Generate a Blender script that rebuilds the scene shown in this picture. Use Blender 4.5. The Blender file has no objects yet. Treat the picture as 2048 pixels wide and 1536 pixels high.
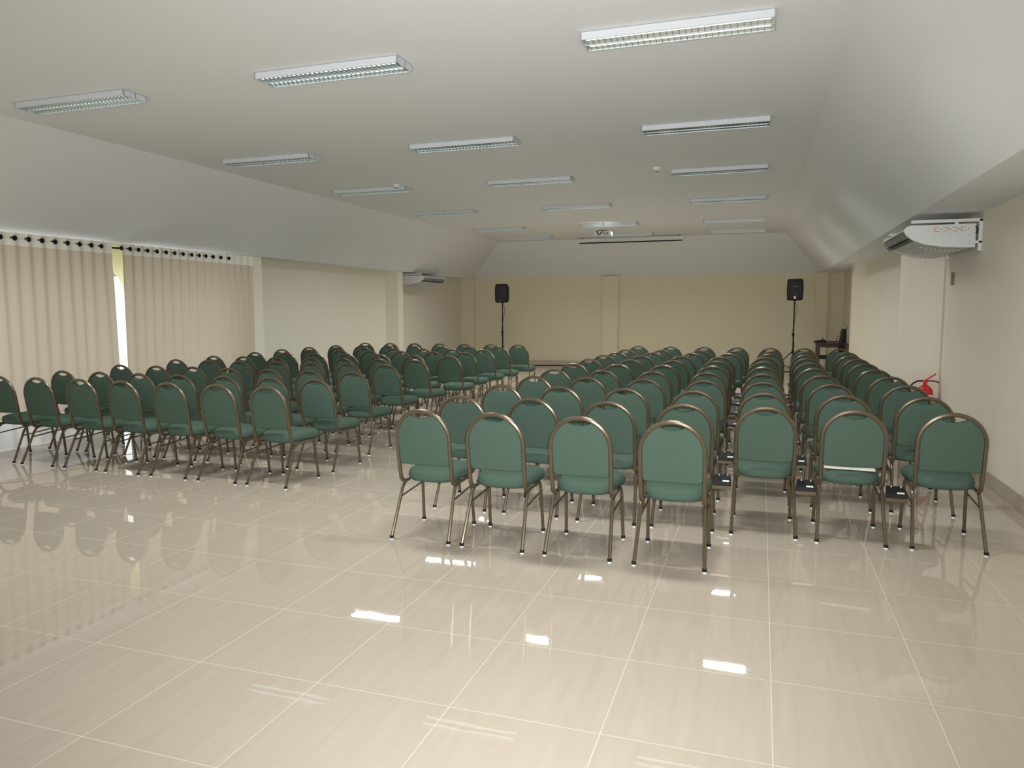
import bpy, bmesh, math, random
from mathutils import Vector, Matrix
random.seed(7)
C = bpy.context.scene.collection
PI = math.pi

WORLD, REAR, WIN, FLASH, LAMP = 1.5, 40., 25., 1040., 16.3
# ------------------------------------------------------------ materials
def new_mat(name):
    m = bpy.data.materials.new(name); m.use_nodes = True
    nt = m.node_tree; b = nt.nodes['Principled BSDF']
    return m, nt, b
def simple(name, col, rough=.5, metal=0., spec=.5, bump=0., bscale=200., var=0., vscale=6.):
    m, nt, b = new_mat(name)
    b.inputs['Base Color'].default_value = (*col, 1)
    b.inputs['Roughness'].default_value = rough
    b.inputs['Metallic'].default_value = metal
    b.inputs['Specular IOR Level'].default_value = spec
    geo = nt.nodes.new('ShaderNodeNewGeometry')
    if var:
        n = nt.nodes.new('ShaderNodeTexNoise'); n.inputs['Scale'].default_value = vscale; n.inputs['Detail'].default_value = 4
        nt.links.new(geo.outputs['Position'], n.inputs['Vector'])
        mix = nt.nodes.new('ShaderNodeMix'); mix.data_type = 'RGBA'
        mix.inputs[6].default_value = (*[c*(1-var) for c in col], 1)
        mix.inputs[7].default_value = (*[min(1, c*(1+var)) for c in col], 1)
        nt.links.new(n.outputs['Fac'], mix.inputs[0]); nt.links.new(mix.outputs[2], b.inputs['Base Color'])
    if bump:
        n = nt.nodes.new('ShaderNodeTexNoise'); n.inputs['Scale'].default_value = bscale; n.inputs['Detail'].default_value = 3
        nt.links.new(geo.outputs['Position'], n.inputs['Vector'])
        bp = nt.nodes.new('ShaderNodeBump'); bp.inputs['Strength'].default_value = bump; bp.inputs['Distance'].default_value = .004
        nt.links.new(n.outputs['Fac'], bp.inputs['Height']); nt.links.new(bp.outputs['Normal'], b.inputs['Normal'])
    return m

def floor_material():
    m, nt, b = new_mat('polished_beige_tile')
    N = nt.nodes.new; L = nt.links.new
    geo = N('ShaderNodeNewGeometry'); sep = N('ShaderNodeSeparateXYZ'); L(geo.outputs['Position'], sep.inputs[0])
    def math_(op, a, bb=None):
        n = N('ShaderNodeMath'); n.operation = op
        for i, v in enumerate((a, bb)):
            if v is None: continue
            if isinstance(v, (int, float)): n.inputs[i].default_value = v
            else: L(v, n.inputs[i])
        return n.outputs[0]
    cells = []; dist = []
    for ax, off, pitch in (('X', .0815, .6), ('Y', 1.9393, .6095)):
        t = math_('DIVIDE', math_('SUBTRACT', sep.outputs[ax], off), pitch)
        cells.append(math_('FLOOR', t))
        fr = math_('FRACT', t)
        dist.append(math_('MULTIPLY', math_('MINIMUM', fr, math_('SUBTRACT', 1.0, fr)), pitch))
    d = math_('MINIMUM', dist[0], dist[1])
    grout = math_('LESS_THAN', d, .0016)
    cell = math_('ADD', math_('MULTIPLY', cells[0], 12.9898), math_('MULTIPLY', cells[1], 78.233))
    rnd = math_('FRACT', math_('MULTIPLY', math_('SINE', cell), 43758.5))
    comb = N('ShaderNodeCombineXYZ')
    L(math_('MULTIPLY', sep.outputs['X'], 26.), comb.inputs[0]); L(math_('MULTIPLY', sep.outputs['Y'], 1.8), comb.inputs[1]); L(math_('MULTIPLY', rnd, 30.), comb.inputs[2])
    n = N('ShaderNodeTexNoise'); n.inputs['Scale'].default_value = 1; n.inputs['Detail'].default_value = 5; L(comb.outputs[0], n.inputs['Vector'])
    ramp = N('ShaderNodeValToRGB'); L(n.outputs['Fac'], ramp.inputs[0])
    ramp.color_ramp.elements[0].position = .3; ramp.color_ramp.elements[0].color = (.455, .388, .312, 1)
    ramp.color_ramp.elements[1].position = .7; ramp.color_ramp.elements[1].color = (.485, .417, .340, 1)
    mix = N('ShaderNodeMix'); mix.data_type = 'RGBA'; L(grout, mix.inputs[0]); L(ramp.outputs[0], mix.inputs[6]); mix.inputs[7].default_value = (.62, .55, .45, 1)
    L(mix.outputs[2], b.inputs['Base Color'])
    r = N('ShaderNodeMix'); r.data_type = 'FLOAT'; L(grout, r.inputs[0]); r.inputs[2].default_value = .022; r.inputs[3].default_value = .5
    L(r.outputs[0], b.inputs['Roughness'])
    b.inputs['Specular IOR Level'].default_value = .62
    bn = N('ShaderNodeTexNoise'); bn.inputs['Scale'].default_value = 5; L(geo.outputs['Position'], bn.inputs['Vector'])
    bp = N('ShaderNodeBump'); bp.inputs['Strength'].default_value = .02; bp.inputs['Distance'].default_value = .01
    L(bn.outputs['Fac'], bp.inputs['Height']); L(bp.outputs['Normal'], b.inputs['Normal'])
    return m

def cloth_material(name, col, trans, weight):
    m, nt, b = new_mat(name)
    b.inputs['Base Color'].default_value = (*col, 1); b.inputs['Roughness'].default_value = .85; b.inputs['Specular IOR Level'].default_value = .1
    t = nt.nodes.new('ShaderNodeBsdfTranslucent'); t.inputs[0].default_value = (*trans, 1)
    mx = nt.nodes.new('ShaderNodeMixShader'); mx.inputs[0].default_value = weight
    nt.links.new(b.outputs[0], mx.inputs[1]); nt.links.new(t.outputs[0], mx.inputs[2])
    nt.links.new(mx.outputs[0], nt.nodes['Material Output'].inputs['Surface'])
    geo = nt.nodes.new('ShaderNodeNewGeometry'); w = nt.nodes.new('ShaderNodeTexNoise'); w.inputs['Scale'].default_value = 40
    mp = nt.nodes.new('ShaderNodeMapping'); mp.inputs['Scale'].default_value = (1, 1, .05)
    nt.links.new(geo.outputs['Position'], mp.inputs[0]); nt.links.new(mp.outputs[0], w.inputs['Vector'])
    bp = nt.nodes.new('ShaderNodeBump'); bp.inputs['Strength'].default_value = .25; bp.inputs['Distance'].default_value = .01
    nt.links.new(w.outputs['Fac'], bp.inputs['Height']); nt.links.new(bp.outputs['Normal'], b.inputs['Normal'])
    return m

def emis(name, col, s):
    m, nt, b = new_mat(name)
    b.inputs['Base Color'].default_value = (*col, 1)
    b.inputs['Emission Color'].default_value = (*col, 1); b.inputs['Emission Strength'].default_value = s
    return m

M = dict(
    farwall=simple('yellow_cream_wall_paint', (.77, .69, .50), .75, spec=.25, bump=.2, bscale=60, var=.02, vscale=2),
    wall=simple('cream_wall_paint', (.79, .735, .62), .75, spec=.25, bump=.25, bscale=60, var=.02, vscale=2),
    ceiling=simple('white_ceiling_paint', (.81, .825, .825), .85, spec=.15, bump=.05, bscale=30),
    baseboard=simple('beige_tile_skirting', (.50, .43, .33), .25, spec=.5),
    floor=floor_material(),
    fabric=simple('green_fabric', (.074, .116, .089), .9, spec=.08, bump=.5, bscale=900, var=.12, vscale=300),
    bronze=simple('bronze_metal', (.125, .095, .060), .28, metal=.5, bump=.08, bscale=500, var=.25, vscale=120),
    black=simple('black_plastic', (.010, .010, .011), .55, spec=.25),
    grille=simple('black_grille', (.014, .014, .016), .6, bump=.4, bscale=400),
    white=simple('white_plastic', (.72, .72, .70), .4),
    acwhite=simple('appliance_white', (.70, .70, .69), .35),
    grey=simple('grey_plastic', (.22, .22, .22), .5),
    lampw=simple('white_enamel', (.62, .64, .66), .35),
    mirror=simple('louver_aluminium', (.62, .71, .73), .14, metal=1.),
    tube=simple('fluorescent_tube_glass', (.88, .90, .88), .3),
    lit=emis('lit_fluorescent_tube', (.85, 1, .98), 1.8),
    chrome=simple('chrome', (.8, .8, .8), .12, metal=1.),
    dark=simple('dark_recess', (.05, .05, .05), .6),
    red=simple('red_enamel', (.62, .02, .02), .25),
    label=simple('white_label', (.75, .73, .70), .6),
    orange=simple('orange_print', (.75, .34, .08), .6),
    wood=simple('dark_brown_wood', (.075, .032, .024), .5, var=.3, vscale=25),
    paper=simple('paper_sheet', (.72, .66, .55), .8),
    brown=simple('brown_plate', (.22, .13, .09), .5),
    silver=simple('silver_frame', (.55, .55, .55), .3, metal=.8),
    glide=simple('white_glide', (.85, .85, .85), .25),
    curtain=cloth_material('beige_curtain', (.60, .535, .43), (.75, .62, .48), .16),
    header=cloth_material('cream_header_band', (.82, .79, .70), (.8, .75, .6), .12),
    sheer=cloth_material('white_lining', (.74, .72, .69), (.9, .9, .92), .16),
    yellow=cloth_material('voile_yellow_light', (.75, .70, .45), (.95, .92, .55), .7),  # yellow daylight at the gap is put into the voile cloth colour
)
def glass():
    m = bpy.data.materials.new('window_glass'); m.use_nodes = True; nt = m.node_tree
    for n in list(nt.nodes): nt.nodes.remove(n)
    o = nt.nodes.new('ShaderNodeOutputMaterial'); t = nt.nodes.new('ShaderNodeBsdfTransparent'); g = nt.nodes.new('ShaderNodeBsdfGlossy')
    g.inputs['Roughness'].default_value = .02; mx = nt.nodes.new('ShaderNodeMixShader'); mx.inputs[0].default_value = .06
    nt.links.new(t.outputs[0], mx.inputs[1]); nt.links.new(g.outputs[0], mx.inputs[2]); nt.links.new(mx.outputs[0], o.inputs[0])
    return m
M['glass'] = glass()

# ------------------------------------------------------------ mesh helpers
def link(name, bm, mats, parent=None, smooth=False):
    me = bpy.data.meshes.new(name)
    bmesh.ops.recalc_face_normals(bm, faces=bm.faces) if not getattr(bm, '_keep', False) else None
    bm.to_mesh(me); bm.free()
    for m in (mats if isinstance(mats, (list, tuple)) else [mats]): me.materials.append(m)
    if smooth:
        for p in me.polygons: p.use_smooth = True
        try: me.set_sharp_from_angle(angle=math.radians(38))
        except Exception: pass
    o = bpy.data.objects.new(name, me); C.objects.link(o)
    if parent: o.parent = parent
    return o
def box(bm, x0, x1, y0, y1, z0, z1, bev=0., mi=0, seg=2):
    vs = [bm.verts.new((x, y, z)) for x in (x0, x1) for y in (y0, y1) for z in (z0, z1)]
    fs = [bm.faces.new([vs[i] for i in q]) for q in ((0, 1, 3, 2), (4, 6, 7, 5), (0, 4, 5, 1), (2, 3, 7, 6), (0, 2, 6, 4), (1, 5, 7, 3))]
    for f in fs: f.material_index = mi
    if bev:
        es = list({e for f in fs for e in f.edges})
        r = bmesh.ops.bevel(bm, geom=es, offset=bev, segments=seg, profile=.5, affect='EDGES')
        for f in r['faces']: f.material_index = mi
def quad(bm, pts, mi=0):
    f = bm.faces.new([bm.verts.new(p) for p in pts]); f.material_index = mi; return f
def smooth_path(pts, n=6):
    # Catmull-Rom through the points
    P = [Vector(p) for p in pts]; out = []
    for i in range(len(P)-1):
        p0 = P[i-1] if i else P[0]*2-P[1]; p1 = P[i]; p2 = P[i+1]; p3 = P[i+2] if i+2 < len(P) else P[-1]*2-P[-2]
        for k in range(n):
            t = k/n
            out.append(.5*((2*p1)+(-p0+p2)*t+(2*p0-5*p1+4*p2-p3)*t*t+(-p0+3*p1-3*p2+p3)*t**3))
    out.append(P[-1]); return out
def round_path(pts, r=.03, n=5):
    P = [Vector(p) for p in pts]; out = [P[0]]
    for i in range(1, len(P)-1):
        a = (P[i-1]-P[i]); b = (P[i+1]-P[i]); rr = min(r, a.length*.45, b.length*.45)
        s = P[i]+a.normalized()*rr; e = P[i]+b.normalized()*rr
        for k in range(n+1):
            t = k/n; out.append((1-t)**2*s+2*t*(1-t)*P[i]+t*t*e)
    out.append(P[-1]); return out
def tube(bm, path, r, sides=8, mi=0, caps=True):
    P = [Vector(p) for p in path]; rings = []
    T = [(P[min(i+1, len(P)-1)]-P[max(i-1, 0)]).normalized() for i in range(len(P))]
    ref = Vector((0, 0, 1)) if abs(T[0].z) < .9 else Vector((1, 0, 0))
    u = T[0].cross(ref).normalized()
    for i, p in enumerate(P):
        u = (u-T[i]*u.dot(T[i])).normalized(); v = T[i].cross(u)
        rr = r[i] if isinstance(r, (list, tuple)) else r
        rings.append([bm.verts.new(p+(u*math.cos(2*PI*k/sides)+v*math.sin(2*PI*k/sides))*rr) for k in range(sides)])
    for a, b in zip(rings, rings[1:]):
        for k in range(sides):
            f = bm.faces.new((a[k], a[(k+1) % sides], b[(k+1) % sides], b[k])); f.material_index = mi
    if caps:
        bm.faces.new(rings[0][::-1]).material_index = mi; bm.faces.new(rings[-1]).material_index = mi
def cyl(bm, p, r, h, sides=20, mi=0, axis='z', r2=None):
    p = Vector(p); d = {'x': Vector((1, 0, 0)), 'y': Vector((0, 1, 0)), 'z': Vector((0, 0, 1))}[axis]
    tube(bm, [p, p+d*h], [r, r if r2 is None else r2], sides, mi)
def lathe(bm, prof, c=(0, 0, 0), sides=24, mi=0):
    c = Vector(c); rings = []
    for (r, z) in prof:
        rings.append([bm.verts.new(c+Vector((r*math.cos(2*PI*k/sides), r*math.sin(2*PI*k/sides), z))) for k in range(sides)])
    for a, b in zip(rings, rings[1:]):
        for k in range(sides):
            bm.faces.new((a[k], a[(k+1) % sides], b[(k+1) % sides], b[k])).material_index = mi
    bm.faces.new(rings[0][::-1]).material_index = mi; bm.faces.new(rings[-1]).material_index = mi
def cushion(bm, outline, prof, center, place, mi=0):
    # outline 2-D, prof list of (scale, depth); place(x, y, d) -> 3-D
    cx, cy = center; rings = []
    for s, d in prof:
        rings.append([bm.verts.new(place(cx+(x-cx)*s, cy+(y-cy)*s, d)) for x, y in outline])
    n = len(outline)
    for a, b in zip(rings, rings[1:]):
        for k in range(n): bm.faces.new((a[k], a[(k+1) % n], b[(k+1) % n], b[k])).material_index = mi
    bm.faces.new(rings[0][::-1]).material_index = mi; bm.faces.new(rings[-1]).material_index = mi

def empty(name, label, cat, loc=(0, 0, 0), rz=0, group=None):
    o = bpy.data.objects.new(name, None); C.objects.link(o); o.empty_display_size = .1
    o.location = loc; o.rotation_euler = (0, 0, rz); tag(o, label, cat, group); return o
def tag(o, label, cat, group=None):
    o['label'] = label; o['category'] = cat
    if group: o['group'] = group
    return o
def struct(name, bm, mats, parent=None, smooth=False):
    o = link(name, bm, mats, parent, smooth)
    if not parent: o['kind'] = 'structure'
    return o
def copy_tree(o, parent=None):
    c = o.copy(); C.objects.link(c)
    if parent: c.parent = parent
    for ch in list(o.children): copy_tree(ch, c)
    return c

# ------------------------------------------------------------ the room
ZC, ZS, YF, YB = 3.35, 2.45, 20.3, -3.2
XL, XR, XLI, XRI, XCL, XCR = -8.35, 1.94, -8.0, 1.38, -6.68, .477
YT = 18.94
bm = bmesh.new(); quad(bm, [(XL-.2, YB, 0), (XR+.2, YB, 0), (XR+.2, YF+.2, 0), (XL-.2, YF+.2, 0)]); struct('floor', bm, M['floor'])
bm = bmesh.new()
quad(bm, [(XCL, YB, ZC), (XCR, YB, ZC), (XCR, YT, ZC), (XCL, YT, ZC)])
quad(bm, [(XCL, YB, ZC), (XCL, YT, ZC), (XLI, YF, ZS), (XLI, YB, ZS)])
quad(bm, [(XCR, YB, ZC), (XCR, YT, ZC), (XRI, YF, ZS), (XRI, YB, ZS)])
quad(bm, [(XCL, YT, ZC), (XCR, YT, ZC), (XRI, YF, ZS), (XLI, YF, ZS)])
quad(bm, [(XLI, YB, ZS), (XLI, YF, ZS), (XL-.2, YF, ZS), (XL-.2, YB, ZS)])
quad(bm, [(XRI, YB, ZS), (XRI, YF, ZS), (XR+.2, YF, ZS), (XR+.2, YB, ZS)])
bmesh.ops.remove_doubles(bm, verts=bm.verts, dist=1e-4)
struct('ceiling', bm, M['ceiling'])
bm = bmesh.new()
box(bm, XR, XR+.2, YB, YF, 0, ZS)
box(bm, 1.56, XR, 9.54, 9.95, 0, ZS)
box(bm, 1.735, XR, 16.3, 16.75, 0, ZS)
struct('wall_right', bm, M['wall'])
bm = bmesh.new()
box(bm, XL-.2, XR+.2, YF, YF+.2, 0, ZS)
box(bm, -4.14, -3.72, YF-.10, YF, 0, ZS)
box(bm, 1.27, 1.56, YF-.10, YF, 0, ZS)
box(bm, XL, -7.93, YF-.10, YF, 0, ZS)
struct('wall_far', bm, M['farwall'])
bm = bmesh.new()
WZ = 2.08; WY0, WY1 = 3.2, 9.9
box(bm, XL-.2, XL, WY1, YF, 0, ZS)
box(bm, XL-.2, XL, YB, WY0, 0, ZS)
box(bm, XL-.2, XL, WY0, WY1, WZ, ZS)
box(bm, XL, -8.03, 10.39, 10.66, 0, ZS)
box(bm, XL, -8.03, 15.62, 15.87, 0, ZS)
struct('wall_left', bm, M['wall'])
bm = bmesh.new()
box(bm, XL-.2, -6.2, YB-.2, YB, 0, ZC); box(bm, 1.2, XR+.2, YB-.2, YB, 0, ZC); box(bm, -6.2, 1.2, YB-.2, YB, 2.5, ZC)
struct('wall_rear', bm, M['wall'])
# skirting
bm = bmesh.new()
box(bm, XR-.014, XR, YB, 9.54, 0, .12, .004); box(bm, 1.546, 1.56, 9.53, 9.96, 0, .12); box(bm, 1.546, XR, 9.526, 9.54, 0, .12); box(bm, XR-.014, XR, 9.95, 16.3, 0, .12)
struct('baseboard_right', bm, M['baseboard'])
bm = bmesh.new(); box(bm, XL, XR, YF-.115, YF-.10, 0, .12); struct('baseboard_far', bm, M['baseboard'])
bm = bmesh.new(); box(bm, XL, XL+.014, 10.66, 15.62, 0, .09); box(bm, XL, XL+.014, 15.87, YF, 0, .09); box(bm, -8.03, -8.016, 10.38, 10.67, 0, .09); box(bm, -8.03, -8.016, 15.61, 15.88, 0, .09)
struct('baseboard_left', bm, M['baseboard'])
# window in the left bay
bm = bmesh.new()
for y in (WY0, 4.87, 6.54, 8.21, WY1-.06): box(bm, XL-.13, XL-.07, y, y+.06, 0, WZ)
box(bm, XL-.13, XL-.07, WY0, WY1, WZ-.06, WZ); box(bm, XL-.13, XL-.07, WY0, WY1, 0, .06)
w = struct('window_1', bm, M['silver'])
bm = bmesh.new(); quad(bm, [(XL-.1, WY0, 0), (XL-.1, WY1, 0), (XL-.1, WY1, WZ), (XL-.1, WY0, WZ)]); link('glass_pane', bm, M['glass'], w)

# ------------------------------------------------------------ curtains
RODX, RODZ = -7.965, 2.365
PER = .1675
def curtain(label, y0, y1, y_first, eyelets, seed, right_edge=None):
    cy = (y0+y1)/2
    root = empty('curtain', label, 'curtain', (RODX, cy, 0))
    rnd = random.Random(seed)
    nx = int((y1-y0)*66); zs = [.012, .1, .2, .34, .36, .7, 1.1, 1.5, 1.9, 2.15, 2.285, 2.30, 2.37, 2.425]
    ph = [rnd.uniform(-.6, .6) for _ in range(80)]
    def wave(y, z):
        fl = 1-z/2.44; k = (y-y_first)/PER
        q = k-math.floor(k); pi = ph[int(math.floor(k)) % 80]*(1-q)+ph[(int(math.floor(k))+1) % 80]*q
        amp = .019*(1-.55*fl)
        return amp*math.cos(2*PI*k+1.1*pi*fl*2)+.012*fl*math.sin(2*PI*k*.37+2)-.02*fl
    grid = []
    for j, z in enumerate(zs):
        row = []
        ye = y1 if right_edge is None else right_edge(z)
        for i in range(nx+1):
            y = y0+(y1-y0)*i/nx; x = wave(y, z)
            d = max(0, 1-(y1-y)/.35) if right_edge else 0
            yy = y+(ye-y1)*d
            zz = z if j else .001
            row.append((x, yy-cy, zz))
        grid.append(row)
    def strip(j0, j1, nm, mat, dx=0):
        b = bmesh.new(); V = [[b.verts.new((p[0]+dx, p[1], p[2])) for p in grid[j]] for j in range(j0, j1+1)]
        for r0, r1 in zip(V, V[1:]):
            for i in range(nx): b.faces.new((r0[i], r0[i+1], r1[i+1], r1[i]))
        return link(nm, b, mat, root, True)
    strip(3, 10, 'curtain_panel', M['curtain']); strip(0, 4, 'lining_hem', M['sheer'], -.006); strip(10, 13, 'header_band', M['header'])
    for ey in eyelets:
        b = bmesh.new()
        c = Vector((.026, ey-cy, RODZ))
        tube(b, [c+Vector((0, .022*math.cos(a), .022*math.sin(a))) for a in [2*PI*q/16 for q in range(17)]], .0085, 6, caps=False)
        cyl(b, c+Vector((-.010, 0, 0)), .017, .007, 14, 0, 'x')
        tube(b, [c+Vector((.002, -.018, .003)), c+Vector((-.006, -.05, .003))], .0085, 6)
        link('eyelet', b, M['black'], root, True)
    return root
e1 = [6.039+PER*i for i in range(-5, 9)]; e1[-1] = 7.36
curtain('long beige eyelet curtain left of the bright gap, with wide header band', 4.2, 7.53, 6.039, e1, 3, lambda z: 7.53+.075*(1-z/2.425) if z < 2.1 else 7.53)
e2 = [7.672, 7.811, 7.955, 8.11, 8.275, 8.442, 8.602, 8.767, 8.937, 9.091, 9.23, 9.39, 9.56, 9.74]
curtain('long beige eyelet curtain right of the bright gap, ending at the wall pillar', 7.70, 10.33, 7.672, e2, 5)
bm = bmesh.new(); tube(bm, [(RODX-.030, 3.6, RODZ), (RODX-.030, 10.37, RODZ)], .012, 10)
r = link('curtain_rod', bm, M['black'], None, True); tag(r, 'black curtain rod threaded through the eyelets above the left window', 'curtain rod')

o = empty('voile_curtain', 'thin voile with yellow daylight in its colour, hanging behind the gap between the two curtains', 'curtain', (RODX-.12, 7.765, 0))
b = bmesh.new(); prev = None
for z, ya, yb in ((2.42, -.17, .16), (2.2, -.16, .16), (2.06, -.13, .16), (1.98, -.03, .16), (1.85, .045, .16), (1.6, .062, .16), (1.0, .066, .16), (.02, .07, .16)):
    row = [b.verts.new((.006*math.sin(k*1.9), ya+(yb-ya)*k/12, z)) for k in range(13)]
    if prev:
        for k in range(12): b.faces.new((prev[k], prev[k+1], row[k+1], row[k]))
    prev = row
link('voile_panel', b, M['yellow'], o, True)
b = bmesh.new(); tube(b, [(0, -.25, 2.425), (0, .25, 2.425)], .006, 6); link('track', b, M['white'], o, True)

# ------------------------------------------------------------ ceiling lights
def light_proto():
    root = empty('ceiling_light', 'x', 'ceiling light')
    W, D, Hh = 1.21, .24, .052
    b = bmesh.new()
    for sx in (-1, 1): box(b, sx*W/2-.012 if sx > 0 else -W/2, W/2 if sx > 0 else -W/2+.012, -D/2, D/2, -Hh, 0)
    for y0, y1 in ((-D/2, -D/2+.01), (D/2-.01, D/2), (-.006, .006)): box(b, -W/2, W/2, y0, y1, -Hh, 0)
    box(b, -W/2, W/2, -D/2, D/2, -.006, 0)
    link('housing', b, M['lampw'], root)
    for s in (-1, 1):
        b = bmesh.new(); cy = s*.0605; n = 10
        pr = [(cy+.053*math.cos(PI+PI*i/n), -Hh+.004+.044*(1-abs(math.cos(PI*i/n))**1.5)) for i in range(n+1)]
        for a, c in zip(pr, pr[1:]):
            quad(b, [(-W/2+.014, a[0], a[1]), (W/2-.014, a[0], a[1]), (W/2-.014, c[0], c[1]), (-W/2+.014, c[0], c[1])])
        link('reflector', b, M['mirror'], root)
        b = bmesh.new(); tube(b, [(-W/2+.03, cy, -.028), (W/2-.03, cy, -.028)], .0125, 10)
        link('fluorescent_tube', b, M['tube'], root, True)
        b = bmesh.new()
        for i in range(30):
            x = -W/2+.03+i*(W-.06)/29
            vs = [(x-.0015, cy-.052, -Hh+.001), (x+.0015, cy-.052, -Hh+.001), (x+.004, cy-.02, -Hh+.016), (x+.004, cy+.02, -Hh+.016), (x+.0015, cy+.052, -Hh+.001), (x-.0015, cy+.052, -Hh+.001), (x-.004, cy+.02, -Hh+.016), (x-.004, cy-.02, -Hh+.016)]
            top = [b.verts.new((p[0], p[1], -.012)) for p in vs]; bot = [b.verts.new(p) for p in vs]
            for k in range(8): b.faces.new((top[k], top[(k+1) % 8], bot[(k+1) % 8], bot[k]))
            b.faces.new(bot)
        link('louver', b, M['mirror'], root)
    return root
rown = ['nearest', 'second', 'third', 'fourth', 'fifth', 'farthest']
LY = [5.03, 7.64, 10.08, 12.80, 15.72, 17.95]
proto = light_proto(); used = False
for (cx, cn) in ((-.57, 'right'), (-3.10, 'middle'), (-5.575, 'left')):
    for i, y in enumerate(LY):
        o = copy_tree(proto) if used else proto; used = True
        o.location = (cx, y, ZC)
        if i not in (1, 5):                           # rows 2 and 6 are switched off
            for ch in o.children:
                if ch.name.startswith('fluorescent_tube'): ch.material_slots[0].link = 'OBJECT'; ch.material_slots[0].material = M['lit']
        tag(o, 'white twin-tube louvered ceiling light, %s one in the %s column of lights' % (rown[i], cn), 'ceiling light', 'louvered ceiling lights')

# smoke detectors
for (x, y, lb) in ((-5.04, 9.82, 'small white round smoke detector on the ceiling left of centre'), (-1.32, 9.77, 'small white round smoke detector on the ceiling between middle and right light columns'), (-4.95, 16.3, 'small dark-looking smoke detector far back on the ceiling by the left lights')):
    o = empty('smoke_detector', lb, 'smoke detector', (x, y, ZC), group='ceiling smoke detectors')
    b = bmesh.new(); lathe(b, [(.03, -.045), (.045, -.035), (.055, -.015), (.055, 0)], sides=20); link('detector_body', b, M['white'], o, True)
    b = bmesh.new(); lathe(b, [(.014, -.056), (.02, -.053), (.02, -.044)], sides=14); link('sensor', b, M['grey'], o, True)

# ------------------------------------------------------------ chairs
def chair_proto():
    root = empty('banquet_chair', 'x', 'chair')
    lean = lambda z: .118-(z-.40)*.15
    R = .193; zc = .689
    # back frame hoop
    b = bmesh.new(); pts = []
    left = [(-.188, .225, .371), (-.190, .150, .372), (-.190, lean(.41), .41)]
    pl = round_path(left+[(-.1925, lean(.60), .60)], .035, 5)[:-1]
    side = [Vector((-.1925, lean(z), z)) for z in (.52, .60, .66)]
    arc = [Vector((-R*math.cos(PI*i/18), lean(zc+R*math.sin(PI*i/18)), zc+R*math.sin(PI*i/18))) for i in range(19)]
    half = pl+side
    path = half+arc+[Vector((-p.x, p.y, p.z)) for p in reversed(half)]
    tube(b, path, .0145, 8); link('back_frame', b, M['bronze'], root, True)
    # backrest panel
    Rp = .183; out = []
    for i in range(37):
        a = PI*i/36; x = -Rp*math.cos(a); z = zc+Rp*math.sin(a)
        if abs(x) < .078:
            z = min(z, zc+Rp*math.sin(math.acos(.078/Rp))-.021*max(0, math.cos(PI*x/.156))**.8)
        out.append((x, z))
    out += [(.182, .62), (.181, .53), (.176, .512), (.165, .505), (.08, .503), (0, .503), (-.08, .503), (-.165, .505), (-.176, .512), (-.181, .53), (-.182, .62)]
    prof = [(.25, -.0125), (.93, -.0125), (.975, -.010), (.995, -.004), (1, .002), (.995, .010), (.97, .018), (.90, .027), (.7, .033), (.25, .036)]
    b = bmesh.new()
    cushion(b, out, prof, (0, .68), lambda x, z, d: (x, lean(z)+d, z)); link('backrest', b, M['fabric'], root, True)
    # seat pad
    def rr(w0, w1, y0, y1, r0, r1):
        o = []
        for (cx, cy, r, a0) in ((w1-r1, y1-r1, r1, 0), (-w1+r1, y1-r1, r1, 90), (-w0+r0, y0+r0, r0, 180), (w0-r0, y0+r0, r0, 270)):
            for k in range(7):
                a = math.radians(a0+15*k); o.append((cx+r*math.cos(a), cy+r*math.sin(a)))
        return o
    b = bmesh.new()
    cushion(b, rr(.186, .212, .125, .565, .13, .09), [(.3, .366), (.75, .369), (.9, .378), (.97, .391), (.995, .405), (1, .418), (.99, .434), (.95, .450), (.85, .462), (.6, .470), (.3, .472)], (0, .34), lambda x, y, d: (x, y, d))
    link('seat', b, M['fabric'], root, True)
    for y in (.24, .45):
        b = bmesh.new(); tube(b, [(-.19, y, .377), (.19, y, .377)], .010, 8); link('seat_crossbar', b, M['bronze'], root, True)
    def foot(l, x, y):
        b = bmesh.new(); cyl(b, (x, y, 0), .0125, .008, 12, 1); cyl(b, (x, y, .008), .0145, .018, 12, 0)
        link('foot_cap', b, [M['black'], M['glide']], l, True)
    for s in (-1, 1):
        b = bmesh.new()
        tube(b, round_path([(s*.209, 0, .012), (s*.192, .165, .371), (s*.190, .33, .371)], .07, 6), .0115, 8)
        l = link('leg', b, M['bronze'], root, True); foot(l, s*.209, .001)
        b = bmesh.new()
        tube(b, round_path([(s*.199, .492, .012), (s*.190, .455, .371), (s*.190, .33, .371)], .06, 6), .0115, 8)
        l = link('leg', b, M['bronze'], root, True); foot(l, s*.199, .492)
        b = bmesh.new(); tube(b, [(s*.196, .118, .27), (s*.193, .470, .30)], .0065, 6)
        link('side_stretcher', b, M['bronze'], root, True)
    return root
RIGHT = None
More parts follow.
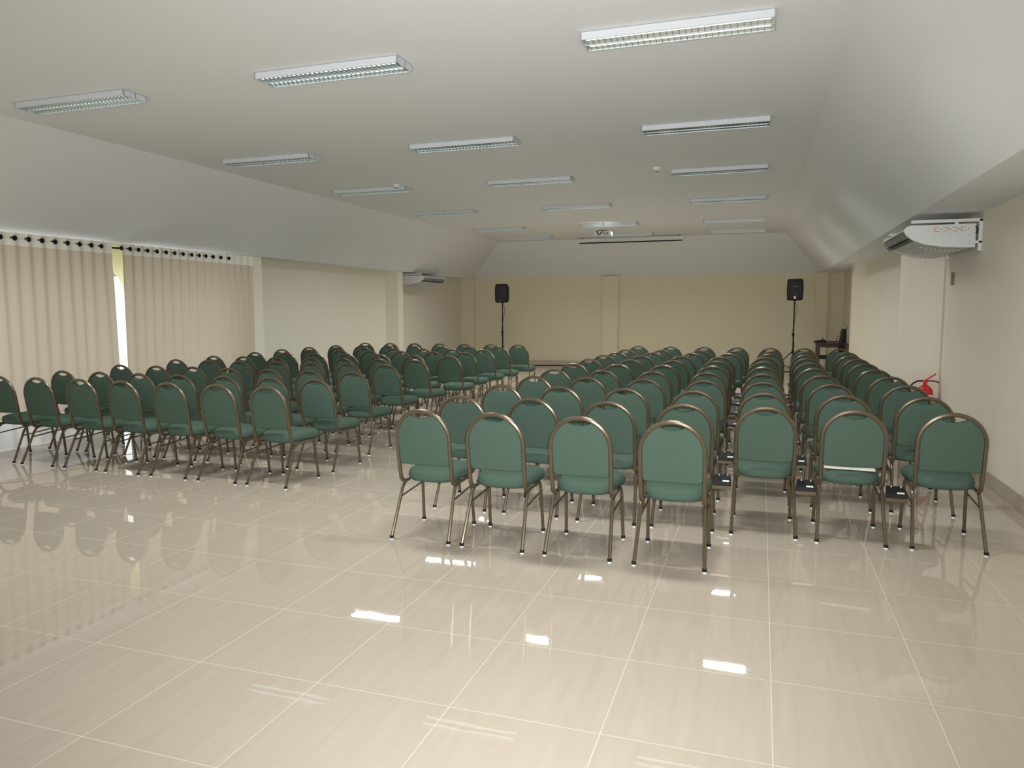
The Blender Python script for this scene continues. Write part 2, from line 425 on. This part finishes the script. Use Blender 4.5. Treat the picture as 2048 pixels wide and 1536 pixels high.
RIGHT= [(0, 0, -2.134, 4.401), (0, 1, -1.617, 4.391), (0, 2, -1.052, 4.395), (0, 3, -0.484, 4.388), (1, 0, -2.187, 5.22), (1, 1, -1.616, 5.233), (1, 2, -1.032, 5.2), (1, 3, -0.494, 5.224), (1, 4, 0.052, 5.225), (1, 5, 0.601, 5.209), (1, 6, 1.175, 5.238), (2, 0, -2.165, 6.111), (2, 1, -1.636, 6.125), (2, 2, -1.073, 6.136), (2, 3, -0.502, 6.129), (2, 4, 0.042, 6.114), (2, 5, 0.625, 6.122), (2, 6, 1.189, 6.155), (3, 0, -2.135, 7.004), (3, 1, -1.603, 7.042), (3, 2, -1.044, 7.044), (3, 3, -0.485, 7.046), (3, 4, 0.038, 7.037), (3, 5, 0.61, 7.019), (3, 6, 1.205, 7.05), (4, 0, -2.169, 7.906), (4, 1, -1.627, 7.933), (4, 2, -1.079, 7.935), (4, 3, -0.516, 7.951), (4, 4, 0.04, 7.947), (4, 5, 0.596, 7.92), (4, 6, 1.206, 7.925), (5, 0, -2.176, 8.833), (5, 1, -1.634, 8.849), (5, 2, -1.091, 8.865), (5, 3, -0.522, 8.867), (5, 4, 0.043, 8.856), (5, 5, 0.582, 8.839), (5, 6, 1.191, 8.811), (6, 0, -2.175, 9.703), (6, 1, -1.623, 9.722), (6, 2, -1.067, 9.737), (6, 3, -0.536, 9.739), (6, 4, 0.045, 9.757), (6, 5, 0.586, 9.716), (6, 6, 1.202, 9.724), (7, 0, -2.153, 10.586), (7, 1, -1.62, 10.623), (7, 2, -1.053, 10.628), (7, 3, -0.524, 10.589), (7, 4, 0.06, 10.63), (7, 5, 0.602, 10.595), (7, 6, 1.216, 10.626), (8, 0, -2.107, 11.353), (8, 1, -1.564, 11.38), (8, 2, -0.982, 11.394), (8, 3, -0.45, 11.398), (8, 4, 0.13, 11.439), (8, 5, 0.616, 11.343), (8, 6, 1.21, 11.344), (9, 0, -2.102, 12.148), (9, 1, -1.521, 12.125), (9, 2, -0.922, 12.129), (9, 3, -0.396, 12.092), (9, 4, 0.151, 12.152), (9, 5, 0.652, 12.113), (9, 6, 1.248, 12.138), (10, 0, -2.092, 13.37), (10, 1, -1.515, 13.343), (10, 2, -0.94, 13.331), (10, 3, -0.384, 13.325), (10, 4, 0.161, 13.298), (10, 5, 0.697, 13.301), (10, 6, 1.244, 13.306)]
nth = ['first', 'second', 'third', 'fourth', 'fifth', 'sixth', 'seventh', 'eighth', 'ninth', 'tenth', 'eleventh']
LEFT = []
la = [(-4.09, 5.43), (-4.06, 6.14), (-4.16, 6.99), (-4.33, 8.07), (-4.34, 8.92), (-4.28, 9.88), (-4.38, 10.77), (-4.36, 11.53), (-4.37, 12.30), (-4.37, 13.40)]
lb = [(-7.40, 5.50), (-7.34, 6.20), (-7.46, 7.10), (-7.55, 8.10), (-7.60, 8.90), (-7.60, 9.84), (-7.72, 10.72), (-7.70, 11.50), (-7.59, 12.2), (-7.58, 13.3)]
rj = random.Random(11)
for i in range(10):
    for c in range(7):
        t = c/6; x = la[i][0]*(1-t)+lb[i][0]*t; y = la[i][1]*(1-t)+lb[i][1]*t-.05
        LEFT.append((i, c, x+rj.uniform(-.012, .012), y+rj.uniform(-.012, .012)))
rownames_r = ['short front row of four', 'second row', 'third row', 'fourth row', 'fifth row', 'sixth row', 'seventh row', 'eighth row', 'ninth row', 'tenth row', 'farthest row']
rownames_l = ['nearest row', 'second row', 'third row', 'fourth row', 'fifth row', 'sixth row', 'seventh row', 'eighth row', 'ninth row', 'farthest row']
cp = chair_proto(); used = False; chair_at = {}
def place(x, y, rz, label, group):
    global used
    o = copy_tree(cp) if used else cp
    used = True
    o.location = (x, y, 0); o.rotation_euler = (0, 0, rz); tag(o, label, 'chair', group); return o
for (r, c, x, y) in RIGHT:
    chair_at[(r, c)] = place(x, y, math.radians(rj.uniform(-1.2, 1.2)), 'green padded chair, right block, %s, %s seat from the aisle' % (rownames_r[r], nth[c]), 'green banquet chairs of the right block')
for (r, c, x, y) in LEFT:
    place(x, y, math.radians(rj.uniform(-1.2, 1.2)-2.), 'green padded chair, left block, %s, %s seat from the aisle' % (rownames_l[r], nth[c]), 'green banquet chairs of the left block')

# link brackets that reach from a chair of the right block to its neighbour
def bracket_proto():
    b = bmesh.new(); box(b, .200, .330, .034, .052, .303, .326, .003); root = link('link_bracket', b, M['bronze'])
    b = bmesh.new(); pts = [(.203, .050, .345), (.330, .050, .345), (.322, .15, .385), (.215, .15, .385)]
    v = [b.verts.new(p) for p in pts]+[b.verts.new((p[0], p[1], p[2]-.03)) for p in pts]
    for q in ((0, 1, 2, 3), (7, 6, 5, 4), (0, 4, 5, 1), (1, 5, 6, 2), (2, 6, 7, 3), (3, 7, 4, 0)): b.faces.new([v[i] for i in q])
    link('plate', b, M['black'], root)
    b = bmesh.new(); v = [b.verts.new(p) for p in ((.270, .064, .3515), (.315, .064, .3515), (.314, .082, .3585), (.271, .082, .3585))]; b.faces.new(v)
    link('sticker', b, M['label'], root)
    for s in (.245, .303):
        b = bmesh.new(); cyl(b, (s, .138, .378), .008, .012, 10); link('bolt', b, M['chrome'], root, True)
    return root
lp = bracket_proto(); used2 = False
pos = {(r, c): (x, y) for r, c, x, y in RIGHT}
for r in range(1, 11):
    for c in (3, 4, 5):
        if pos[(r, c+1)][0]-pos[(r, c)][0] < .54: continue
        if used2: copy_tree(lp, chair_at[(r, c)])
        else: lp.parent = chair_at[(r, c)]
        used2 = True

# papers on a chair of the second row
px, py = pos[(1, 5)]
o = empty('open_booklet', 'open cream booklet lying on the sixth chair seat of the second row', 'booklet', (px, py+.27, .4725), math.radians(-4))
b = bmesh.new()
for k in range(5): box(b, -.155+.004*k, .155-.003*k, -.10, .11-.006*k, .002+.0045*k, .0058+.0045*k, .0012)
link('pages', b, M['paper'], o)
b = bmesh.new(); box(b, -.158, .158, -.104, .113, 0, .002); link('cover', b, M['label'], o)
b = bmesh.new(); tube(b, [(-.15, -.07, .0285), (-.06, -.055, .0285)], .0045, 8); o2 = link('pen', b, M['black'], None, True); o2.location = (px, py+.27, .4725); tag(o2, 'black pen lying on the open booklet on a chair seat', 'pen')

# ------------------------------------------------------------ split air conditioners
def aircon(name_label, loc, flip):
    root = empty('air_conditioner', name_label, 'air conditioner', loc)
    s = -1 if not flip else 1      # body grows to s*x from the wall; near end at y=0, runs to +y
    L_ = 1.32
    prof = [(.05, .245), (.60, .245), (.635, .235), (.655, .21), (.655, .185), (.635, .15), (.58, .105), (.48, .065), (.34, .038), (.20, .028), (.05, .025)]
    def extrude(b, pr, y0, y1, mi=0):
        A = [b.verts.new((s*x, y0, z)) for x, z in pr]; B = [b.verts.new((s*x, y1, z)) for x, z in pr]
        n = len(pr)
        for k in range(n): b.faces.new((A[k], A[(k+1) % n], B[(k+1) % n], B[k])).material_index = mi
        b.faces.new(A[::-1]).material_index = mi; b.faces.new(B).material_index = mi
    b = bmesh.new()
    inner = [(x*.985+.004, .008+z*.93) for x, z in prof]
    extrude(b, inner, .035, L_-.035); link('body', b, M['acwhite'], root, True)
    for y0, y1 in ((0, .035), (L_-.035, L_)):
        b = bmesh.new(); extrude(b, prof, y0, y1); link('end_panel', b, M['acwhite'], root, True)
    # outlet louvres on the nose
    b = bmesh.new(); box(b, min(s*.60, s*.655), max(s*.60, s*.655), .05, L_-.05, .186, .193); box(b, min(s*.56, s*.628), max(s*.56, s*.628), .05, L_-.05, .120, .128); box(b, min(s*.56, s*.610), max(s*.56, s*.610), .05, L_-.05, .100, .106); link('louver', b, M['dark'], root)
    b = bmesh.new(); quad(b, [(s*.638, .06, .140), (s*.638, L_-.06, .140), (s*.659, L_-.06, .180), (s*.659, .06, .180)]); link('air_flap', b, M['grey'], root)
    b = bmesh.new()
    for k in range(9): box(b, min(s*(.16+.04*k), s*(.172+.04*k)), max(s*(.16+.04*k), s*(.172+.04*k)), .08, L_-.08, -.002+.0016*k*k*.4, .004+.0016*k*k*.4)
    link('intake_grille', b, M['acwhite'], root)
    # bracket
    b = bmesh.new()
    for y0 in (-.02, L_-.04):
        box(b, min(s*.0, s*.60), max(s*.0, s*.60), y0, y0+.05, .262, .292, .004)
        box(b, min(0, s*.03), max(0, s*.03), y0, y0+.05, -.01, .29, .004)
        box(b, min(0, s*.11), max(0, s*.11), y0, y0+.03, .06, .085, .004)
        box(b, min(s*.2, s*.23), max(s*.2, s*.23), y0+.01, y0+.04, .23, .27)
    link('mounting_bracket', b, M['white'], root)
    if not flip:
        b = bmesh.new(); g = []
        for k in range(4):
            x = .13+.075*k
            # small rounded-square orange outlines between grey dots
            for (dx0, dx1, z0, z1) in ((0, .044, .212, .218), (0, .044, .180, .186), (0, .006, .180, .218) if k in (1, 2) else (.038, .044, .180, .218)):
                box(b, -x-dx1, -x-dx0, -.0015, .0005, z0, z1, 0, 0)
            cyl(b, (-x+.018, -.0015, .199), .006, .002, 8, 1, 'y'); cyl(b, (-x+.018, -.0015, .145), .004, .002, 8, 1, 'y')
        link('printed_marks', b, [M['orange'], M['grey']], root)
        b = bmesh.new(); tube(b, smooth_path([(-.055, -.004, .22), (-.04, -.012, .19), (-.05, -.004, .155)], 5), .006, 6); link('cable', b, M['black'], root, True)
    return root
aircon('white ceiling-hung air conditioner on the right wall with orange marks on its end', (XR, 8.10, 2.10), False)
aircon('white air conditioner far back on the left wall behind the second pillar', (XL, 16.3, 2.13), True)

# ------------------------------------------------------------ fire extinguisher
o = empty('fire_extinguisher', 'red fire extinguisher with white label hung on the right wall pillar', 'fire extinguisher', (1.785, 9.43, 0))
b = bmesh.new(); lathe(b, [(.065, .12), (.078, .13), (.082, .15), (.082, .60), (.078, .63), (.060, .660), (.035, .680), (.022, .69)], sides=28); link('cylinder', b, M['red'], o, True)
b = bmesh.new()
prev = None
for k in range(15):
    a = math.radians(200+k*10.7); p = (.0835*math.cos(a), .0835*math.sin(a))
    cur = (b.verts.new((*p, .34)), b.verts.new((*p, .580)))
    if prev: b.faces.new((prev[0], cur[0], cur[1], prev[1]))
    prev = cur
link('white_label', b, M['label'], o, True)
b = bmesh.new(); cyl(b, (0, 0, .685), .020, .04, 14); box(b, -.022, .022, -.014, .014, .715, .745, .004); link('valve', b, M['red'], o, True)
b = bmesh.new(); tube(b, [(0, 0, .742), (.035, 0, .765), (.105, 0, .815)], .008, 8); link('lever', b, M['red'], o, True)
b = bmesh.new(); tube(b, smooth_path([(.02, 0, .735), (.09, 0, .732), (.14, 0, .718)], 5), .007, 8); link('carry_handle', b, M['black'], o, True)
b = bmesh.new(); tube(b, smooth_path([(-.02, -.005, .733), (-.09, -.012, .725), (-.15, -.02, .67), (-.165, -.03, .55), (-.14, -.02, .42), (-.092, -.02, .30)], 6), .009, 8); link('hose', b, M['black'], o, True)
b = bmesh.new(); box(b, -.02, .02, .078, .1, .5, .66); link('wall_bracket', b, M['grey'], o)

b = bmesh.new(); box(b, XR-.012, XR, 9.06, 9.17, 1.80, 1.935, .003); o = link('wall_plate', b, M['brown'], None); tag(o, 'small brown plate on the right wall below the air conditioner', 'wall plate')

# ------------------------------------------------------------ projector screen case and projector
o = empty('projection_screen', 'rolled-up projection screen in a long white case across the far ceiling', 'projection screen', (-3.15, 18.62, ZC))
b = bmesh.new(); box(b, -1.33, 1.33, -.06, .06, -.125, -.03, .012); link('case', b, M['white'], o)
b = bmesh.new(); box(b, -1.27, 1.27, -.058, -.02, -.150, -.122, .004); link('weight_bar', b, M['black'], o)
b = bmesh.new(); box(b, -1.22, -1.17, -.03, .03, -.035, 0); box(b, 1.17, 1.22, -.03, .03, -.035, 0); link('ceiling_bracket', b, M['grey'], o)
o = empty('projector', 'white projector hanging from the ceiling on dark bracket arms', 'projector', (-3.17, 15.45, ZC)); o.scale = (1.15, 1.15, 1.15)
b = bmesh.new(); cyl(b, (0, 0, -.13), .018, .13, 12); link('drop_pole', b, M['white'], o, True)
b = bmesh.new(); box(b, -.15, .15, -.12, .12, -.245, -.165, .015); link('projector_body', b, M['acwhite'], o, False)
b = bmesh.new(); cyl(b, (.09, .12, -.205), .032, .02, 16, 0, 'y'); link('lens', b, M['black'], o, True)
b = bmesh.new()
for p, q in (((0, 0, -.13), (-.10, -.09, -.165)), ((0, 0, -.13), (.10, -.09, -.165)), ((0, 0, -.13), (0, .10, -.165)), ((-.10, -.122, -.165), (-.06, -.124, -.235)), ((.02, -.124, -.17), (-.05, -.126, -.235))): tube(b, [p, q], .009, 6)
link('bracket_arm', b, M['black'], o)
for k in (0, 1):
    b = bmesh.new(); box(b, .03+.05*k, .06+.05*k, -.1225, -.12, -.225, -.19); link('vent', b, M['grey'], o)

# ------------------------------------------------------------ loudspeakers on stands
def stand(x, y, h, label):
    o = empty('speaker_stand', label, 'speaker stand', (x, y, 0))
    b = bmesh.new(); tube(b, [(0, 0, .10), (0, 0, .95)], .0175, 10); tube(b, [(0, 0, .95), (0, 0, h)], .0145, 10); link('pole', b, M['black'], o, True)
    b = bmesh.new(); cyl(b, (0, 0, .52), .03, .07, 12); cyl(b, (0, 0, .93), .026, .05, 12); cyl(b, (0, 0, .14), .026, .04, 12); link('collar', b, M['black'], o, True)
    b = bmesh.new(); tube(b, [(0, 0, .95), (-.05, 0, .955)], .008, 8); link('knob', b, M['black'], o, True)
    for k in range(3):
        a = math.radians(180+120*k); c, s_ = math.cos(a), math.sin(a)
        b = bmesh.new(); tube(b, [(.025*c, .025*s_, .55), (.54*c, .54*s_, .012)], .011, 8); l = link('leg', b, M['black'], o, True)
        b = bmesh.new(); tube(b, [(.54*c, .54*s_, .0), (.54*c, .54*s_, .03)], .016, 8); link('rubber_foot', b, M['black'], l, True)
        b = bmesh.new(); tube(b, [(.02*c, .02*s_, .16), (.29*c, .29*s_, .274)], .007, 6); link('brace', b, M['black'], o)
    b = bmesh.new(); tube(b, smooth_path([(.02, 0, h-.02), (.06, 0, h-.15), (.03, -.02, h-.4), (-.025, -.02, h-.75), (.025, -.02, h-1.0), (-.02, -.02, .5), (.02, -.03, .12), (.05, -.02, .01)], 5), .005, 6)
    link('cable', b, M['black'], o, True)
def speaker(x, y, z, w, h, label, badge):
    o = empty('loudspeaker', label, 'loudspeaker', (x, y, z)); d = .30
    def outline(w, h):
        out = []
        pts = [(-w/2*.93, 0), (w/2*.93, 0), (w/2, h*.5), (w/2*.93, h), (-w/2*.93, h), (-w/2, h*.5)]
        P = round_path([((pts[0][0]+pts[1][0])/2, 0, 0)]+[(p[0], 0, p[1]) for p in pts[1:]]+[(pts[0][0], 0, pts[0][1]), ((pts[0][0]+pts[1][0])/2, 0, 0)], .05, 5)
        return [(p.x, p.z) for p in P[:-1]]
    b = bmesh.new()
    cushion(b, outline(w, h), [(.5, -.14), (.93, -.14), (.985, -.125), (1, -.10), (.99, .0), (.80, .15), (.4, .16)], (0, h/2), lambda x_, z_, dd: (x_, dd, z_))
    link('cabinet', b, M['black'], o, True)
    b = bmesh.new(); cushion(b, [(x_*.9, h/2+(z_-h/2)*.93) for x_, z_ in outline(w, h)], [(.4, -.150), (.95, -.147), (1, -.138)], (0, h/2), lambda x_, z_, dd: (x_, dd, z_)); link('grille', b, M['grille'], o, True)
    b = bmesh.new(); cyl(b, (0, -.02, -.02), .028, .03, 12); link('pole_socket', b, M['black'], o, True)
    b = bmesh.new(); box(b, -.025 if not badge else -.03, .005 if not badge else .02, -.153, -.148, .035, .065 if not badge else .10, .002); link('badge', b, M['label'] if badge else M['grey'], o)
    if badge:
        b = bmesh.new(); box(b, -.04, .04, -.153, -.148, h*.63, h*.66, .002); link('name_strip', b, M['grey'], o)
stand(-6.46, 18.5, 1.71, 'black tripod speaker stand at the left, rising behind the chairs')
speaker(-6.46, 18.5, 1.73, .345, .49, 'black loudspeaker on the left stand in front of the far wall', False)
stand(.72, 18.5, 1.72, 'black tripod speaker stand at the right, near the table')
speaker(.72, 18.5, 1.745, .365, .495, 'black loudspeaker with white badge on the right stand', True)

# ------------------------------------------------------------ table with equipment
o = empty('wooden_table', 'dark brown wooden table against the far wall at right', 'table', (1.56, 18.9, 0))
b = bmesh.new(); box(b, -.33, .33, -.30, .30, .735, .765, .004); link('tabletop', b, M['wood'], o)
b = bmesh.new()
for y in (-.27, .25): box(b, -.28, .28, y, y+.02, .655, .735)
for x in (-.29, .27): box(b, x, x+.02, -.27, .27, .655, .735)
link('apron', b, M['wood'], o)
for x in (-.31, .245):
    for y in (-.28, .215):
        b = bmesh.new(); box(b, x, x+.065, y, y+.065, 0, .735, .004); link('leg', b, M['wood'], o)
o = empty('laptop', 'closed dark laptop lying on the wooden table', 'laptop', (1.62, 18.86, .765))
b = bmesh.new(); box(b, -.17, .17, -.12, .12, 0, .018, .004); link('base', b, M['grey'], o); b = bmesh.new(); box(b, -.17, .17, -.12, .12, .02, .03, .004); link('lid', b, M['black'], o)
o = empty('audio_mixer', 'small black sound mixer at the left edge of the wooden table', 'sound mixer', (1.35, 18.85, .765))
b = bmesh.new(); v = [b.verts.new(p) for p in ((-.15, -.13, 0), (.10, -.13, 0), (.10, .13, 0), (-.15, .13, 0), (-.17, -.13, .02), (.09, -.13, .055), (.09, .13, .065), (-.15, .13, .03))]
for q in ((3, 2, 1, 0), (4, 5, 6, 7), (0, 1, 5, 4), (1, 2, 6, 5), (2, 3, 7, 6), (3, 0, 4, 7)): b.faces.new([v[i] for i in q])
link('console', b, M['black'], o)
for k in range(4):
    b = bmesh.new(); cyl(b, (-.10+.05*k, -.05, .03+.01*k), .010, .03, 8); link('knob', b, M['grey'], o, True)
b = bmesh.new(); tube(b, [(.03, .05, .05), (.03, .05, .12)], .008, 6); link('antenna', b, M['black'], o)
b = bmesh.new(); tube(b, smooth_path([(1.66, 18.75, .80), (1.68, 18.75, .90), (1.74, 18.76, .915), (1.80, 18.76, .86)], 6), .006, 6)
o = link('looped_cable', b, M['black'], None, True); tag(o, 'thin black cable looping up beside the laptop on the table', 'cable')
o = empty('office_chair', 'black high-backed chair seen edge-on right of the wooden table', 'chair', (1.70, 18.25, 0))
b = bmesh.new(); cushion(b, [(-.2, .62), (-.18, .57), (.18, .57), (.2, .62), (.21, .95), (.15, 1.10), (-.15, 1.10), (-.21, .95)], [(.6, -.03), (.95, -.03), (1, 0), (.95, .035), (.6, .04)], (0, .85), lambda a, z, d: (.03+d*1.1+(z-.8)*.12, a, z)); link('backrest', b, M['black'], o, True)
b = bmesh.new(); box(b, -.43, -.01, -.22, .22, .42, .49, .03, 0, 3); link('seat', b, M['black'], o, True)
b = bmesh.new(); tube(b, [(-.2, 0, .10), (-.2, 0, .42)], .025, 10); tube(b, round_path([(-.15, 0, .41), (.05, 0, .41), (.03, 0, .7)], .05), .016, 8); link('column', b, M['black'], o, True)
b = bmesh.new()
for k in range(5):
    a = 2*PI*k/5+.3; tube(b, [(-.2, 0, .10), (-.2+.22*math.cos(a), .22*math.sin(a), .05)], .016, 8); cyl(b, (-.2+.22*math.cos(a), .22*math.sin(a), 0), .022, .05, 10)
link('base', b, M['black'], o, True)
o = empty('folded_flip_chart', 'white-edged board leaning on the right wall beside the wooden table', 'board', (1.86, 19.72, 0), 0)
b = bmesh.new(); v = [b.verts.new(p) for p in ((-.09, -.40, 0), (-.06, -.40, 0), (.055, -.40, 1.13), (.025, -.40, 1.13), (-.09, .35, 0), (-.06, .35, 0), (.055, .35, 1.13), (.025, .35, 1.13))]
for q in ((0, 1, 2, 3), (7, 6, 5, 4), (0, 4, 5, 1), (1, 5, 6, 2), (2, 6, 7, 3), (3, 7, 4, 0)): b.faces.new([v[i] for i in q])
link('board', b, M['white'], o)
b = bmesh.new(); box(b, .005, .03, -.41, .33, 0, 1.0); link('backing', b, M['black'], o)

# cable along the far wall
b = bmesh.new(); tube(b, smooth_path([(-6.4, 18.55, .008), (-6.0, 19.6, .008), (-5.2, 19.95, .008), (-3.5, 19.85, .008), (-1.5, 19.95, .008), (.3, 19.6, .008), (1.1, 19.3, .008), (1.5, 19.2, .008)], 8), .012, 6)
o = link('floor_cable', b, M['black'], None, True); tag(o, 'black cable running along the floor at the far wall', 'cable')

# ------------------------------------------------------------ light
w = bpy.data.worlds.new('World'); bpy.context.scene.world = w; w.use_nodes = True
bg = w.node_tree.nodes['Background']; bg.inputs[0].default_value = (.93, .97, 1, 1); bg.inputs[1].default_value = WORLD
def area(name, loc, rot, sx, sy, e, col):
    l = bpy.data.lights.new(name, 'AREA'); l.shape = 'RECTANGLE'; l.size = sx; l.size_y = sy; l.energy = e; l.color = col
    o = bpy.data.objects.new(name, l); C.objects.link(o); o.location = loc; o.rotation_euler = rot; return o
area('rear_fill_light', (-2.5, YB+.05, 1.3), (PI/2, 0, 0), 7.2, 2.3, REAR, (1, .97, .93))  # added fill light behind the camera, not a known opening
area('window_daylight', (XL-.35, 6.55, 1.05), (0, -PI/2, 0), 2.0, 6.4, WIN, (.95, .98, 1))
for cx in (-.57, -3.10, -5.575):
    for i, y in enumerate(LY):
        if i in (1, 5): continue                      # these two rows are switched off
        for dy in (-.0605, .0605):
            o = area('lit_tube', (cx, y+dy, ZC-.062), (0, 0, 0), 1.0, .022, LAMP, (.96, 1, .98)); o.data.spread = math.radians(151)
l = bpy.data.lights.new('camera_flash', 'SPOT'); l.energy = FLASH; l.shadow_soft_size = .03; l.color = (.96, .985, 1); l.spot_size = math.radians(100); l.spot_blend = 1
FL = bpy.data.objects.new('camera_flash', l); C.objects.link(FL)

# ------------------------------------------------------------ camera
cam = bpy.data.cameras.new('camera'); cam.sensor_width = 36; cam.lens = 1482.65/2048*36; cam.clip_start = .05; cam.clip_end = 200
co = bpy.data.objects.new('camera', cam); C.objects.link(co)
yaw, pitch, roll = .3236, -.1, -.003
f = Vector((-math.sin(yaw)*math.cos(pitch), math.cos(yaw)*math.cos(pitch), math.sin(pitch)))
r0 = Vector((math.cos(yaw), math.sin(yaw), 0)); u0 = r0.cross(f)
r = math.cos(roll)*r0+math.sin(roll)*u0; u = -math.sin(roll)*r0+math.cos(roll)*u0
co.matrix_world = Matrix(((r.x, u.x, -f.x, 0), (r.y, u.y, -f.y, 0), (r.z, u.z, -f.z, 1.552), (0, 0, 0, 1)))
FL.matrix_world = Matrix.Translation((.04, -.02, .07)) @ co.matrix_world
sc = bpy.context.scene; sc.camera = co
sc.view_settings.view_transform = 'Standard'; sc.view_settings.look = 'None'; sc.view_settings.gamma = 1; sc.view_settings.exposure = 0
sc.view_settings.use_curve_mapping = False
